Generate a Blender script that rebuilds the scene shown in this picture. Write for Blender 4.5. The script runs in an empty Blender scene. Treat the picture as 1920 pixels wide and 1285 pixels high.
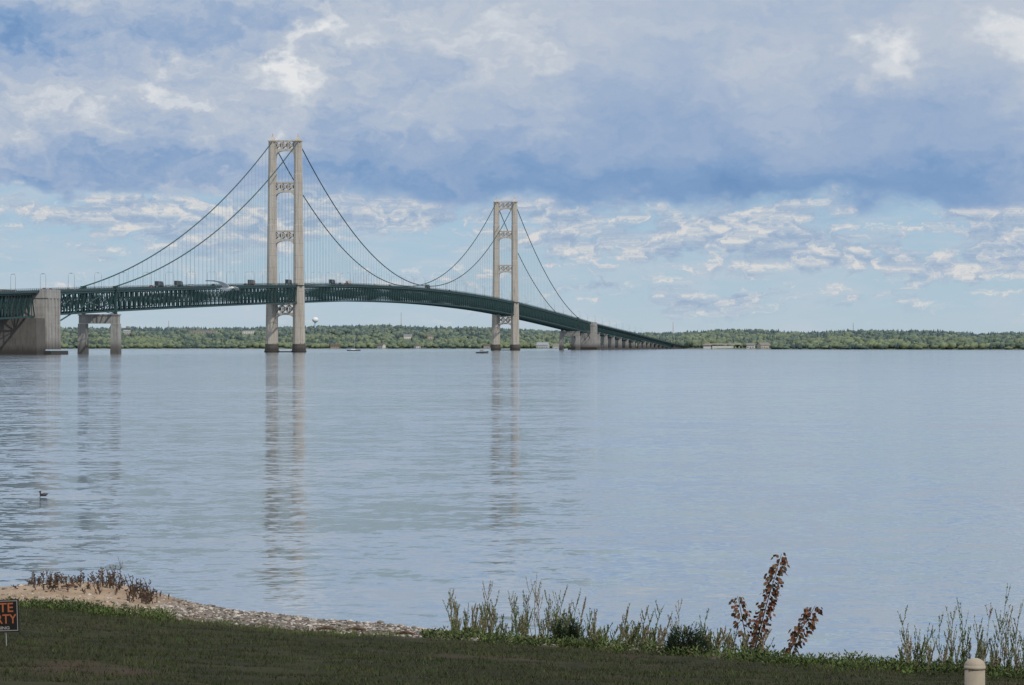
import bpy, math, random
import numpy as np
from mathutils import Vector, Matrix, noise as mn
random.seed(7); rng=np.random.default_rng(7)
F=6434.0      # focal length expressed in photo pixels, used only to survey directions
H=5.0         # camera height above the water
scene=bpy.context.scene
scene.view_settings.view_transform='Standard'; scene.view_settings.look='None'; scene.view_settings.exposure=0

# ------------------------------------------------------------------ mesh builder
class MB:
    def __init__(s): s.v=[];s.f=[];s.c=[]
    def add(s,vs,fs,col=None):
        o=len(s.v); s.v+= [tuple(p) for p in vs]; s.f+=[tuple(i+o for i in f) for f in fs]
        s.c+= [col or (1,1,1)]*len(vs)
    def box(s,x0,x1,y0,y1,z0,z1,col=None,M=None):
        vs=[Vector(p) for p in [(x0,y0,z0),(x1,y0,z0),(x1,y1,z0),(x0,y1,z0),(x0,y0,z1),(x1,y0,z1),(x1,y1,z1),(x0,y1,z1)]]
        if M: vs=[M(p) for p in vs]
        s.add(vs,[(0,3,2,1),(4,5,6,7),(0,1,5,4),(1,2,6,5),(2,3,7,6),(3,0,4,7)],col)
    def beam(s,p,q,w,h,col=None,up=Vector((0,0,1))):
        p=Vector(p);q=Vector(q);d=(q-p)
        if d.length<1e-6:return
        d.normalize()
        if abs(d.dot(up))>.98: up=Vector((SB,CB,0)) 
        a=d.cross(up).normalized()*(w/2); b=a.cross(d).normalized()*(h/2)
        vs=[p-a-b,p+a-b,p+a+b,p-a+b,q-a-b,q+a-b,q+a+b,q-a+b]
        s.add(vs,[(0,3,2,1),(4,5,6,7),(0,1,5,4),(1,2,6,5),(2,3,7,6),(3,0,4,7)],col)
    def tube(s,pts,rad,n=6,col=None,cap=True):
        rings=[]
        for i,p in enumerate(pts):
            p=Vector(p)
            d=(Vector(pts[min(i+1,len(pts)-1)])-Vector(pts[max(i-1,0)])).normalized()
            u=Vector((0,0,1)) if abs(d.z)<.9 else Vector((1,0,0))
            a=d.cross(u).normalized();b=a.cross(d)
            r=rad[i] if isinstance(rad,(list,tuple)) else rad
            rings.append([p+a*(r*math.cos(k*2*math.pi/n))+b*(r*math.sin(k*2*math.pi/n)) for k in range(n)])
        s.rings(rings,col,cap)
    def rings(s,rings,col=None,cap=True):
        n=len(rings[0]);vs=[p for r in rings for p in r];fs=[]
        for i in range(len(rings)-1):
            for k in range(n):
                k2=(k+1)%n
                fs.append((i*n+k,i*n+k2,(i+1)*n+k2,(i+1)*n+k))
        if cap:
            fs.append(tuple(range(n))[::-1]); fs.append(tuple((len(rings)-1)*n+k for k in range(n)))
        s.add(vs,fs,col)
    def prism(s,poly,y0,y1,M,col=None):
        """poly: (t,z) outline extruded between s=y0..y1 through mapping M(t,s,z)"""
        n=len(poly)
        vs=[M(Vector((t,y0,z))) for t,z in poly]+[M(Vector((t,y1,z))) for t,z in poly]
        fs=[tuple(range(n)),tuple(range(2*n-1,n-1,-1))]+[(i,(i+1)%n+0,(i+1)%n+n,i+n)[::-1] for i in range(n)]
        s.add(vs,fs,col)
    def obj(s,name,mat,parent=None,smooth=False):
        me=bpy.data.meshes.new(name); me.from_pydata(s.v,[],s.f)
        ca=me.color_attributes.new('Col','FLOAT_COLOR','POINT')
        arr=np.ones((len(s.v),4),dtype=np.float32); arr[:,:3]=np.array(s.c)
        ca.data.foreach_set('color',arr.ravel())
        if smooth: me.polygons.foreach_set('use_smooth',[True]*len(me.polygons))
        me.update(); o=bpy.data.objects.new(name,me); scene.collection.objects.link(o)
        me.materials.append(mat)
        if parent: o.parent=parent
        return o
def npobj(name,V,T,C,mat,parent=None,k=3):
    me=bpy.data.meshes.new(name)
    V=np.asarray(V,dtype=np.float32);T=np.asarray(T,dtype=np.int32)
    me.vertices.add(len(V)); me.vertices.foreach_set('co',V.ravel())
    me.loops.add(T.size); me.loops.foreach_set('vertex_index',T.ravel())
    me.polygons.add(len(T)); me.polygons.foreach_set('loop_start',np.arange(0,T.size,k,dtype=np.int32))
    me.polygons.foreach_set('loop_total',np.full(len(T),k,dtype=np.int32))
    ca=me.color_attributes.new('Col','FLOAT_COLOR','POINT')
    A=np.ones((len(V),4),dtype=np.float32);A[:,:3]=C; ca.data.foreach_set('color',A.ravel())
    me.update(); me.validate()
    o=bpy.data.objects.new(name,me); scene.collection.objects.link(o); me.materials.append(mat)
    if parent:o.parent=parent
    return o
def empty(name,loc=(0,0,0)):
    e=bpy.data.objects.new(name,None); e.location=loc; scene.collection.objects.link(e); return e

# ------------------------------------------------------------------ node helpers
class NT:
    def __init__(s,tree): s.t=tree; s.n=tree.nodes; s.l=tree.links
    def put(s,sock,val):
        if isinstance(val,bpy.types.NodeSocket): s.l.new(val,sock)
        else: sock.default_value=val
    def m(s,op,a,b=None,c=None,clamp=False):
        nd=s.n.new('ShaderNodeMath');nd.operation=op;nd.use_clamp=clamp
        s.put(nd.inputs[0],a)
        if b is not None:s.put(nd.inputs[1],b)
        if c is not None:s.put(nd.inputs[2],c)
        return nd.outputs[0]
    def add(s,a,b): return s.m('ADD',a,b)
    def sub(s,a,b): return s.m('SUBTRACT',a,b)
    def mul(s,a,b): return s.m('MULTIPLY',a,b)
    def comb(s,x,y,z):
        nd=s.n.new('ShaderNodeCombineXYZ')
        for i,v in enumerate((x,y,z)): s.put(nd.inputs[i],v)
        return nd.outputs[0]
    def sep(s,v):
        nd=s.n.new('ShaderNodeSeparateXYZ'); s.l.new(v,nd.inputs[0]); return nd.outputs
    def noise(s,vec,scale,detail=4,rough=.5,dist=0):
        nd=s.n.new('ShaderNodeTexNoise'); s.l.new(vec,nd.inputs['Vector'])
        nd.inputs['Scale'].default_value=scale;nd.inputs['Detail'].default_value=detail
        nd.inputs['Roughness'].default_value=rough;nd.inputs['Distortion'].default_value=dist
        return nd
    def mix(s,f,a,b,mode='MIX'):
        nd=s.n.new('ShaderNodeMix');nd.data_type='RGBA';nd.blend_type=mode
        s.put(nd.inputs[0],f)
        for i,v in ((6,a),(7,b)):
            if not isinstance(v,bpy.types.NodeSocket): v=(v[0],v[1],v[2],1)
            s.put(nd.inputs[i],v)
        return nd.outputs[2]
    def sstep(s,x,a,b):
        nd=s.n.new('ShaderNodeMapRange');nd.interpolation_type='SMOOTHSTEP'
        s.put(nd.inputs[0],x);s.put(nd.inputs[1],a);s.put(nd.inputs[2],b);return nd.outputs[0]
    def ramp(s,f,stops):
        nd=s.n.new('ShaderNodeValToRGB');s.put(nd.inputs[0],f);cr=nd.color_ramp
        while len(cr.elements)<len(stops):cr.elements.new(.5)
        for e,(p,c) in zip(cr.elements,stops): e.position=p;e.color=(c[0],c[1],c[2],1)
        return nd.outputs[0]
def lin(r,g,b): return tuple(((c/255+.055)/1.055)**2.4 if c>10 else c/3294 for c in (r,g,b))

def mat(name,col,rough=.7,var=.25,scale=1.0,attr=False,metal=0,stretch=(1,1,1),bump=0,trans=0):
    m=bpy.data.materials.new(name);m.use_nodes=True;t=NT(m.node_tree);b=m.node_tree.nodes['Principled BSDF']
    g=t.n.new('ShaderNodeNewGeometry').outputs['Position']
    vm=t.n.new('ShaderNodeVectorMath');vm.operation='MULTIPLY';t.l.new(g,vm.inputs[0]);vm.inputs[1].default_value=stretch
    n=t.noise(vm.outputs[0],scale,3,.6).outputs[0]
    base=tuple(col)
    if attr:
        a=t.n.new('ShaderNodeAttribute');a.attribute_name='Col'
        base=t.mix(1.0,a.outputs['Color'],col,'MULTIPLY')
    f=t.m('MULTIPLY_ADD',t.sub(n,.5),var*4,1.0)
    cc=t.comb(f,f,f)
    t.l.new(t.mix(1.0,base,cc,'MULTIPLY'),b.inputs['Base Color'])
    b.inputs['Roughness'].default_value=rough;b.inputs['Metallic'].default_value=metal
    b.inputs['Specular IOR Level'].default_value=.3
    if bump:
        bp=t.n.new('ShaderNodeBump');bp.inputs['Strength'].default_value=bump;t.l.new(n,bp.inputs['Height']);t.l.new(bp.outputs[0],b.inputs['Normal'])
    return m

M_steel=mat('green_steel',(0.022,0.056,0.058),.6,.2,.3)
M_cable=mat('cable_green',(0.03,0.075,0.075),.6,.1,.3)
M_susp=mat('suspender_rope',(0.30,0.37,0.38),.6,.1,.3)
M_road=mat('asphalt_deck',(0.05,0.05,0.052),.85,.2,.5)
M_galv=mat('galvanised_steel',(0.28,0.29,0.30),.5,.1,1)
M_attr=mat('painted',(1,1,1),.45,.06,2,attr=True)
M_glass=mat('dark_glass',(0.02,0.025,0.03),.15,.05,2)
M_leaf=mat('leaf',(1,1,1),.75,.1,6,attr=True)

def concrete(name,base,dark,wl=7.0,streak=.35):
    m=bpy.data.materials.new(name);m.use_nodes=True;t=NT(m.node_tree);b=m.node_tree.nodes['Principled BSDF']
    g=t.n.new('ShaderNodeNewGeometry').outputs['Position'];x,y,z=t.sep(g)
    v=t.comb(t.mul(x,.9),t.mul(y,.9),t.mul(z,.06)); n=t.noise(v,1.0,4,.65).outputs[0]
    n2=t.noise(g,.25,4,.6).outputs[0]
    f=t.m('ADD',t.mul(t.sub(n,.5),streak*5),t.mul(t.sub(n2,.5),streak*2.5),clamp=False)
    c=t.mix(t.m('ADD',f,.28,clamp=True),base,dark)
    edge=t.add(z,t.mul(t.sub(n,.5),9)); w=t.sstep(edge,wl*1.5,wl*.35)
    c=t.mix(t.mul(w,.8),c,tuple(k*.40 for k in dark))
    j=t.m('FRACT',t.mul(z,.22)); jl=t.m('LESS_THAN',j,.05)
    c=t.mix(t.mul(jl,.25),c,dark)
    t.l.new(c,b.inputs['Base Color']);b.inputs['Roughness'].default_value=.85
    return m
M_conc=concrete('pier_concrete',(0.37,0.36,0.345),(0.12,0.112,0.105))
M_caisson=concrete('caisson_concrete',(0.12,0.11,0.10),(0.05,0.046,0.042),4)
def towerpaint():
    m=bpy.data.materials.new('ivory_tower_paint');m.use_nodes=True;t=NT(m.node_tree);b=m.node_tree.nodes['Principled BSDF']
    g=t.n.new('ShaderNodeNewGeometry').outputs['Position'];x,y,z=t.sep(g)
    n=t.noise(t.comb(t.mul(x,.8),t.mul(y,.8),t.mul(z,.05)),1,4,.6).outputs[0]
    c=t.mix(t.sstep(n,.4,.75),(0.51,0.465,0.41),(0.34,0.305,0.265))
    jl=t.m('LESS_THAN',t.m('FRACT',t.mul(z,1/9.5)),.04); c=t.mix(t.mul(jl,.35),c,(.2,.18,.15))
    t.l.new(c,b.inputs['Base Color']);b.inputs['Roughness'].default_value=.55;return m
M_tower=towerpaint()

# ------------------------------------------------------------------ camera
cam=bpy.data.cameras.new('camera');co=bpy.data.objects.new('camera',cam);scene.collection.objects.link(co)
cam.lens=120.6;cam.sensor_width=36;cam.clip_start=.5;cam.clip_end=120000
co.location=(0,0,H);co.rotation_euler=(math.radians(90)+6.5/F,0,0);scene.camera=co

# ------------------------------------------------------------------ world (sky + clouds by azimuth/elevation)
w=bpy.data.worlds.new('sky');scene.world=w;w.use_nodes=True;t=NT(w.node_tree)
w.cycles.sampling_method='MANUAL';w.cycles.sample_map_resolution=256
for nd in list(t.n):t.n.remove(nd)
out=t.n.new('ShaderNodeOutputWorld');bg=t.n.new('ShaderNodeBackground');t.l.new(bg.outputs[0],out.inputs[0]);bg.inputs[1].default_value=.1
SE,SR=math.radians(42),math.radians(140)
sk=t.n.new('ShaderNodeTexSky');sk.sky_type='NISHITA';sk.sun_disc=False;sk.sun_elevation=SE;sk.sun_rotation=SR;sk.air_density=1;sk.dust_density=.6
tc=t.n.new('ShaderNodeTexCoord').outputs['Generated'];x,y,z=t.sep(tc)
D=57.2958
az=t.mul(t.m('ARCTAN2',x,y),D);el=t.mul(t.m('ARCSINE',z),D)
K=D/F
def AZ(px):return (px-960)*K
def EL(py):return (649-py)*K
wv=t.noise(t.comb(az,t.mul(el,1.6),3.0),.9,3,.55);wr=t.n.new('ShaderNodeSeparateColor');t.l.new(wv.outputs['Color'],wr.inputs[0])
w2=t.noise(t.comb(az,t.mul(el,1.4),9.0),3.0,4,.6);wr2=t.n.new('ShaderNodeSeparateColor');t.l.new(w2.outputs['Color'],wr2.inputs[0])
azw=t.add(t.add(az,t.mul(t.sub(wr.outputs[0],.5),2.2)),t.mul(t.sub(wr2.outputs[0],.5),.9))
elw=t.add(t.add(el,t.mul(t.sub(wr.outputs[1],.5),1.0)),t.mul(t.sub(wr2.outputs[1],.5),.6))
def blob(px,py,sx,sy,a,rot=0,A=None,E=None):
    A=A or azw;E=E or elw
    dx=t.sub(A,AZ(px));dy=t.sub(E,EL(py))
    if rot:
        c_,s_=math.cos(rot),math.sin(rot)
        dx,dy=t.add(t.mul(dx,c_),t.mul(dy,s_)),t.sub(t.mul(dy,c_),t.mul(dx,s_))
    dx=t.mul(dx,1/(sx*K));dy=t.mul(dy,1/(sy*K))
    q=t.add(t.mul(dx,dx),t.mul(dy,dy));return t.mul(t.m('EXPONENT',t.mul(q,-1)),a)
def total(l):
    r=l[0]
    for k in l[1:]:r=t.add(r,k)
    return r
def S(r,g,b): return tuple(c*10 for c in lin(r,g,b))
clear=t.ramp(t.m('MULTIPLY',el,1/6.0,clamp=True),[(0,lin(180,201,215)),(.12,lin(168,196,217)),(.35,lin(152,187,217)),(1,lin(120,165,208))])
clear=t.mix(1.0,clear,(10,10,10),'MULTIPLY')
sk_c=t.mix(.82,sk.outputs[0],clear)
hz_=t.noise(t.comb(t.mul(az,.8),t.mul(el,3.0),1.0),.9,5,.6,.3).outputs[0]
sk_c=t.mix(t.mul(t.sstep(hz_,.40,.68),.6),sk_c,S(188,200,212))
# low cumulus
def cum(E):
    return t.noise(t.comb(azw,t.mul(E,1.9),5.0),1.7,6,.64).outputs[0]
n_a=cum(el);n_b=cum(t.add(el,.14))
bl=total([blob(1380,430,140,44,.44),blob(1040,410,90,34,.38),blob(760,402,190,32,.36),blob(1100,462,180,20,.24),blob(1530,470,120,38,.26),
  blob(560,410,120,34,.24),blob(320,410,120,42,.34),blob(120,398,170,24,.28),blob(1800,412,70,30,.30),blob(1905,385,60,34,.34),blob(1890,470,100,50,.32),
  blob(1320,582,100,28,.26),blob(1090,545,70,20,.24),blob(1400,560,50,14,.2),blob(430,470,110,20,.18),blob(1700,500,240,30,.18),blob(1620,560,90,16,.14),blob(700,520,90,18,.12)])
d=t.add(t.sub(n_a,.5),bl)
mk=t.mul(t.sstep(d,.02,.22),t.sstep(el,.1,.8))
sh=t.m('MULTIPLY_ADD',t.sub(n_a,n_b),3.2,.44,clamp=True)
cc=t.ramp(t.m('ADD',sh,t.mul(d,.2),clamp=True),[(0,lin(148,170,197)),(.45,lin(172,187,206)),(.75,lin(198,203,210)),(1,lin(220,218,216))])
cc=t.mix(1.0,cc,(10,10,10),'MULTIPLY')
c1=t.mix(t.mul(mk,.88),sk_c,cc)
# big upper layer
fb=t.noise(t.comb(t.mul(azw,.55),t.mul(elw,1.0),2.0),.7,6,.52).outputs[0]
fb2=t.noise(t.comb(t.mul(azw,.6),t.mul(elw,1.2),7.0),2.2,5,.55).outputs[0]
lump=t.sstep(az,3.5,-6.0)   # lumpier cloud toward the west
tone=total([t.m('MULTIPLY_ADD',t.sub(fb,.5),.80,.63),t.mul(t.sub(fb2,.5),t.m('MULTIPLY_ADD',lump,.60,.26)),t.mul(t.sstep(el,6.2,13),.20),
 blob(40,66,150,46,-.5),blob(160,118,90,34,-.2),blob(300,315,320,34,-.24),blob(60,350,160,20,-.18),
 blob(880,340,330,66,-.36),blob(1500,350,460,66,-.38),blob(1850,335,260,60,-.18),blob(1080,215,300,90,-.10),blob(1700,235,330,70,-.12),
 blob(548,118,26,50,.36,-.25),blob(530,165,70,60,.18),blob(600,35,22,60,.22,.5),blob(330,150,200,60,.14),blob(640,110,140,80,.08),blob(1650,100,62,38,.24),blob(1690,135,34,18,.16),blob(1905,95,60,50,.18),
 blob(90,230,200,60,.08),blob(950,60,300,50,.06),blob(420,190,60,30,.18)])
ccol=t.ramp(tone,[(0,lin(108,144,188)),(.25,lin(130,160,198)),(.5,lin(158,177,204)),(.75,lin(188,197,210)),(1,lin(226,228,230))])
ccol=t.mix(1.0,ccol,(10,10,10),'MULTIPLY')
edge=t.add(t.add(el,t.mul(t.sub(wr.outputs[1],.5),.9)),t.add(t.mul(t.sub(fb2,.5),.45),t.mul(az,.012)))
mU=t.sstep(edge,EL(400),EL(352))
gap=total([blob(120,372,260,12,.7),blob(330,395,120,12,.4)])
mU=t.m('SUBTRACT',mU,gap,clamp=True)
c2=t.mix(mU,c1,ccol)
t.l.new(c2,bg.inputs[0])
sun=bpy.data.lights.new('sun','SUN');so=bpy.data.objects.new('sun',sun);scene.collection.objects.link(so)
sun.energy=2.4;sun.angle=math.radians(1.5);sun.color=(1,.94,.85)
sd=Vector((math.sin(SR)*math.cos(SE),math.cos(SR)*math.cos(SE),math.sin(SE)))
so.rotation_euler=sd.to_track_quat('Z','Y').to_euler()

# ------------------------------------------------------------------ water
m=bpy.data.materials.new('lake_water');m.use_nodes=True;t=NT(m.node_tree);b=m.node_tree.nodes['Principled BSDF']
g=t.n.new('ShaderNodeNewGeometry').outputs['Position'];x,y,z=t.sep(g)
def slope(sx,sy,sc,det,seed,dist=0):
    n=t.noise(t.comb(t.mul(x,sx),t.mul(y,sy),seed),sc,det,.55,dist)
    q=t.n.new('ShaderNodeSeparateColor');t.l.new(n.outputs['Color'],q.inputs[0]);return t.sub(q.outputs[0],.5),t.sub(q.outputs[1],.5)
a1=slope(2.6,2.4,1.0,2,0);a2=slope(.8,.65,1.0,2,5,.4);am=slope(.13,.22,1,2,7,.5);a3=slope(.020,.045,1,2,9,.6);a4=slope(.005,.008,.8,1,15)
patch=t.noise(t.comb(t.mul(x,.014),t.mul(y,.004),1),1,3,.6).outputs[0]
patch2=t.noise(t.comb(t.mul(x,.10),t.mul(y,.045),4),1,3,.6,.8).outputs[0]
amp=t.mul(t.m('MULTIPLY_ADD',t.sstep(patch,.35,.68),.9,.55),t.m('MULTIPLY_ADD',t.sstep(patch2,.35,.65),.7,.65))
SX=t.add(t.mul(a1[0],.26),t.mul(a2[0],.16))
SY=t.add(t.add(t.mul(a1[1],.22),t.mul(a2[1],.24)),t.add(t.mul(am[1],.13),t.add(t.mul(a3[1],.10),t.mul(a4[1],.04))))
nv=t.comb(t.mul(SX,amp),t.mul(SY,amp),1)
nn=t.n.new('ShaderNodeVectorMath');nn.operation='NORMALIZE';t.l.new(nv,nn.inputs[0]);t.l.new(nn.outputs[0],b.inputs['Normal'])
b.inputs['Base Color'].default_value=(.165,.225,.275,1)
b.inputs['Roughness'].default_value=.07;b.inputs['IOR'].default_value=1.42
wm=MB();wm.add([(-45000,-3000,0),(45000,-3000,0),(45000,60000,0),(-45000,60000,0)],[(0,1,2,3)]);wm.obj('lake_water',m)

# ------------------------------------------------------------------ bridge frame
SB,CB=.1478,.98902
def P(s,tt,zz): return Vector((-178.5+s*SB+tt*CB,2702+s*CB-tt*SB,zz))
def PM(v): return P(v.y,v.x,v.z)
prof=[(-1400,22),(-1050,29),(-706,37),(-549,41),(-270,47.5),(0,53.2),(247,57.6),(579,60),(900,58.3),(1158,54.2),(1430,47.6),(1707,40),(1851,35.6),(2200,27),(2700,14.5),(3050,6.2),(3300,3.4),(3700,3.2)]
ps=np.array([p[0] for p in prof]);pz=np.array([p[1] for p in prof])
def hermite(s):
    i=int(np.clip(np.searchsorted(ps,s)-1,0,len(ps)-2))
    def sl(j):
        if j<=0 or j>=len(ps)-1: return 0 if j>0 else .02
        return (pz[j+1]-pz[j-1])/(ps[j+1]-ps[j-1])
    h=ps[i+1]-ps[i];u=(s-ps[i])/h;m0,m1=sl(i)*h,sl(i+1)*h
    return float((2*u**3-3*u*u+1)*pz[i]+(u**3-2*u*u+u)*m0+(-2*u**3+3*u*u)*pz[i+1]+(u**3-u*u)*m1)
RZ=hermite
bridge=empty('suspension_bridge')
HT=10.4   # half cable spacing
TD=12.4
tr=MB();rd=MB();rl=MB()
def truss(s0,s1,n,depth,half,tr):
    L=(s1-s0)/n
    for i in range(n):
        a=s0+i*L;c=a+L;mid=a+L/2
        za,zc,zm=RZ(a)-1.6,RZ(c)-1.6,RZ(mid)-1.6
        for tt in (-half,half):
            tr.beam(P(a,tt,za),P(c,tt,zc),.9,1.0);tr.beam(P(a,tt,za-depth),P(c,tt,zc-depth),.9,1.0)
            tr.beam(P(a,tt,za),P(a,tt,za-depth),.55,.5);tr.beam(P(mid,tt,zm),P(mid,tt,zm-depth),.4,.4)
            tr.beam(P(a,tt,za-depth),P(mid,tt,zm),.55,.55);tr.beam(P(mid,tt,zm),P(c,tt,zc-depth),.55,.55)
        tr.beam(P(a,-half,za-depth),P(a,half,za-depth),.5,.7)
        tr.beam(P(a,-half,za-.2),P(a,half,za-.2),.5,1.4);tr.beam(P(mid,-half,zm-.2),P(mid,half,zm-.2),.4,1.0)
        tr.beam(P(a,-half,za-depth),P(c,half,zc-depth),.35,.35);tr.beam(P(a,half,za-depth),P(c,-half,zc-depth),.35,.35)
        tr.beam(P(a,-half,za),P(a,0,za-depth),.3,.3);tr.beam(P(a,half,za),P(a,0,za-depth),.3,.3)
truss(-691,-549,11,TD,10.2,tr);truss(-549,0,45,TD,10.2,tr);truss(0,1158,96,TD,10.2,tr);truss(1158,1707,45,TD,10.2,tr);truss(1707,1837,10,TD,10.2,tr)
truss(-1050,-721,28,13,8.5,tr)
truss(1870,2450,40,8.5,8.5,tr);truss(2450,2900,34,5.5,8.5,tr)
tr.obj('stiffening_truss',M_steel,bridge)
s=-1400
while s<3700:
    e=s+12
    z0,z1=RZ(s),RZ(e)
    for (ta,tb,dz0,dz1,mb) in ((-9.2,9.2,-.9,0,rd),(-10.9,-9.2,-.9,.25,rl),(9.2,10.9,-.9,.25,rl)):
        v=[P(s,ta,z0+dz0),P(s,tb,z0+dz0),P(e,tb,z1+dz0),P(e,ta,z1+dz0),P(s,ta,z0+dz1),P(s,tb,z0+dz1),P(e,tb,z1+dz1),P(e,ta,z1+dz1)]
        mb.add(v,[(0,3,2,1),(4,5,6,7),(0,1,5,4),(1,2,6,5),(2,3,7,6),(3,0,4,7)])
    for tt in (-10.7,10.7):
        for hh in (.75,1.25):rl.beam(P(s,tt,z0+hh),P(e,tt,z1+hh),.16,.12)
        for k in range(3):
            q=s+k*4;rl.beam(P(q,tt,RZ(q)+.2),P(q,tt,RZ(q)+1.3),.15,.15)
    if s>2880 and s<3250:
        for tt in (-7,7): rl.beam(P(s,tt,z0-1.5),P(e,tt,z1-1.5),.8,1.4)
    s=e
rd.obj('roadway_deck',M_road,bridge);rl.obj('kerb_and_railing',M_steel,bridge)
ll=MB();s=-1000
while s<3300:
    for tt in (-4.6,4.6): ll.add([P(s,tt-.08,RZ(s)+.02),P(s,tt+.08,RZ(s)+.02),P(s+4,tt+.08,RZ(s+4)+.02),P(s+4,tt-.08,RZ(s+4)+.02)],[(0,1,2,3)])
    s+=12
ll.obj('lane_markings',mat('white_line_paint',(.6,.6,.58),.6,.1,1),bridge)

# cables
def zmain(s):
    u=(s-579)/579;return 62.3+(166.2-62.3)*u*u
def zside(s,st,sgn):
    u=s/549.0;zt=166.2;ze=RZ(-549 if sgn<0 else 1707)+1.5
    return zt+(ze-zt)*u-4*17.5*u*(1-u)
cb=MB();su=MB()
for tt in (-HT,HT):
    cb.tube([P(1158*i/80,tt,zmain(1158*i/80)) for i in range(81)],.42,7)
    for st,sg in ((0,-1),(1158,1)):
        cb.tube([P(st+sg*549*i/40,tt,zside(549*i/40,st,sg)) for i in range(41)],.42,7)
        se=st+sg*549;ze=zside(549,st,sg)
        cb.tube([P(se,tt,ze),P(st+sg*(692 if sg<0 else 679),tt*.95,ze-26)],.45,7)
        for i in range(1,44):
            q=i*12.2;zz=zside(q,st,sg)
            if zz>RZ(st+sg*q)+1:
                for o in (-.22,.22): su.beam(P(st+sg*q+o,tt,zz),P(st+sg*q+o,tt,RZ(st+sg*q)),.07,.07)
    for i in range(1,95):
        q=i*12.19
        for o in (-.22,.22): su.beam(P(q+o,tt,zmain(q)),P(q+o,tt,RZ(q)),.07,.07)
cb.obj('main_cable',M_cable,bridge,True);su.obj('suspender_cables',M_susp,bridge)

# towers
def tower(s0,name):
    root=empty(name);root.parent=bridge
    lg=MB()
    lv=[(6,8.6,10.6),(30,8.2,10.0),(53,7.8,9.5),(54,7.3,9.0),(100,6.8,8.4),(101,6.5,8.1),(140,6.2,7.6),(141,5.9,7.3),(166,5.7,7.0)]
    def tc_(z): return 10.95-.75*(z/168.0)
    for sg in (-1,1):
        for wf,df in ((1,.66),(.74,.86),(.42,1.04)):
            rings=[]
            for z,wd,dp in lv:
                a,b_=wd*wf/2,dp*df/2;c=sg*tc_(z)
                rings.append([P(s0-b_,c-a,z),P(s0-b_,c+a,z),P(s0+b_,c+a,z),P(s0+b_,c-a,z)])
            lg.rings(rings)
        c=sg*tc_(166)
        lg.rings([[P(s0-4.2,c-3.2,166),P(s0-4.2,c+3.2,166),P(s0+4.2,c+3.2,166),P(s0+4.2,c-3.2,166)],
                  [P(s0-4.2,c-3.2,167),P(s0-4.2,c+3.2,167),P(s0+4.2,c+3.2,167),P(s0+4.2,c-3.2,167)],
                  [P(s0-3.0,c-1.7,167),P(s0-3.0,c+1.7,167),P(s0+3.0,c+1.7,167),P(s0+3.0,c-1.7,167)],
                  [P(s0-1.2,c-.9,169.8),P(s0-1.2,c+.9,169.8),P(s0+1.2,c+.9,169.8),P(s0+1.2,c-.9,169.8)]])
        lg.tube([P(s0,c,169.6),P(s0,c,172.2)],.3,5)
    def strut(zt,zb,drop,hs):
        w_=tc_(zb)-2.6
        bar=1.35
        lg.box(-w_,w_,s0-hs,s0+hs,zt-bar,zt,M=PM)
        poly=[]
        inner=w_-.4
        for i in range(0,25):
            th=math.pi*i/24;c_=math.cos(math.pi-th);s_=max(math.sin(th),0)
            poly.append((inner*(abs(c_)**.75)*(1 if c_>0 else -1),zb-drop+drop*(s_**.8)))
        top=zb+bar*1.3
        pts=[(-w_,zb-drop)]+poly+[(w_,zb-drop)]
        for a_,b_ in zip(pts[:-1],pts[1:]):
            if b_[0]-a_[0]<1e-4:continue
            lg.prism([(a_[0],a_[1]),(b_[0],b_[1]),(b_[0],top),(a_[0],top)],s0-hs,s0+hs,PM)
        za,zc=top,zt-bar;n=3;W=2*w_/n
        for k in range(n):
            a_=-w_+k*W;c_=a_+W
            for hh in (-hs+.35,hs-.35):
                lg.beam(P(s0+hh,a_,za),P(s0+hh,c_,zc),.6,.95,up=Vector((SB,CB,0)));lg.beam(P(s0+hh*1.01,a_,zc),P(s0+hh*1.01,c_,za),.6,.95,up=Vector((SB,CB,0)))
                mx=(a_+c_)/2;mz=(za+zc)/2
                lg.tube([P(s0+hh-.32,mx,mz),P(s0+hh+.32,mx,mz)],1.25,10)
                lg.beam(P(s0+hh,a_,za),P(s0+hh,a_,zc),.55,.8)
    strut(167,158.6,5,2.4);strut(134.2,126.0,4.5,2.6);strut(96,87.6,4.5,2.8);strut(38.5,29.5,5.5,3.2)
    lg.obj('legs_and_struts',M_tower,root)
    cs=MB();cp=MB()
    for sg in (-1,1):
        c=sg*10.95
        def ring(r,z,n=16,e=1.15): return [P(s0+r*e*math.sin(k*2*math.pi/n),c+r*math.cos(k*2*math.pi/n),z) for k in range(n)]
        cs.rings([ring(5.9,-3),ring(6.0,1.2),ring(5.6,1.6),ring(5.1,5.6)])
        cp.rings([ring(5.3,5.6),ring(5.3,6.6),ring(4.6,6.6),ring(4.6,7.4)])
    cs.box(-5,5,s0-3.5,s0+3.5,-2,.9,M=PM)
    cs.obj('caissons',M_caisson,root);cp.obj('pier_caps',M_caisson,root)
    pf=MB()
    for sg in (-1,1):
        c=sg*tc_(54);z=RZ(s0)
        pf.box(c-4.4,c+4.4,s0-5.6,s0+5.6,z-.6,z-.2,M=PM)
        for k in range(5):
            pf.beam(P(s0-5.4,c-4.2+k*2.1,z-.2),P(s0-5.4,c-4.2+k*2.1,z+1.1),.12,.12)
        pf.beam(P(s0-5.4,c-4.3,z+1.1),P(s0-5.4,c+4.3,z+1.1),.12,.12)
    pf.obj('deck_platforms',M_steel,root)
tower(0,'tower_near');tower(1158,'tower_far')

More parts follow.
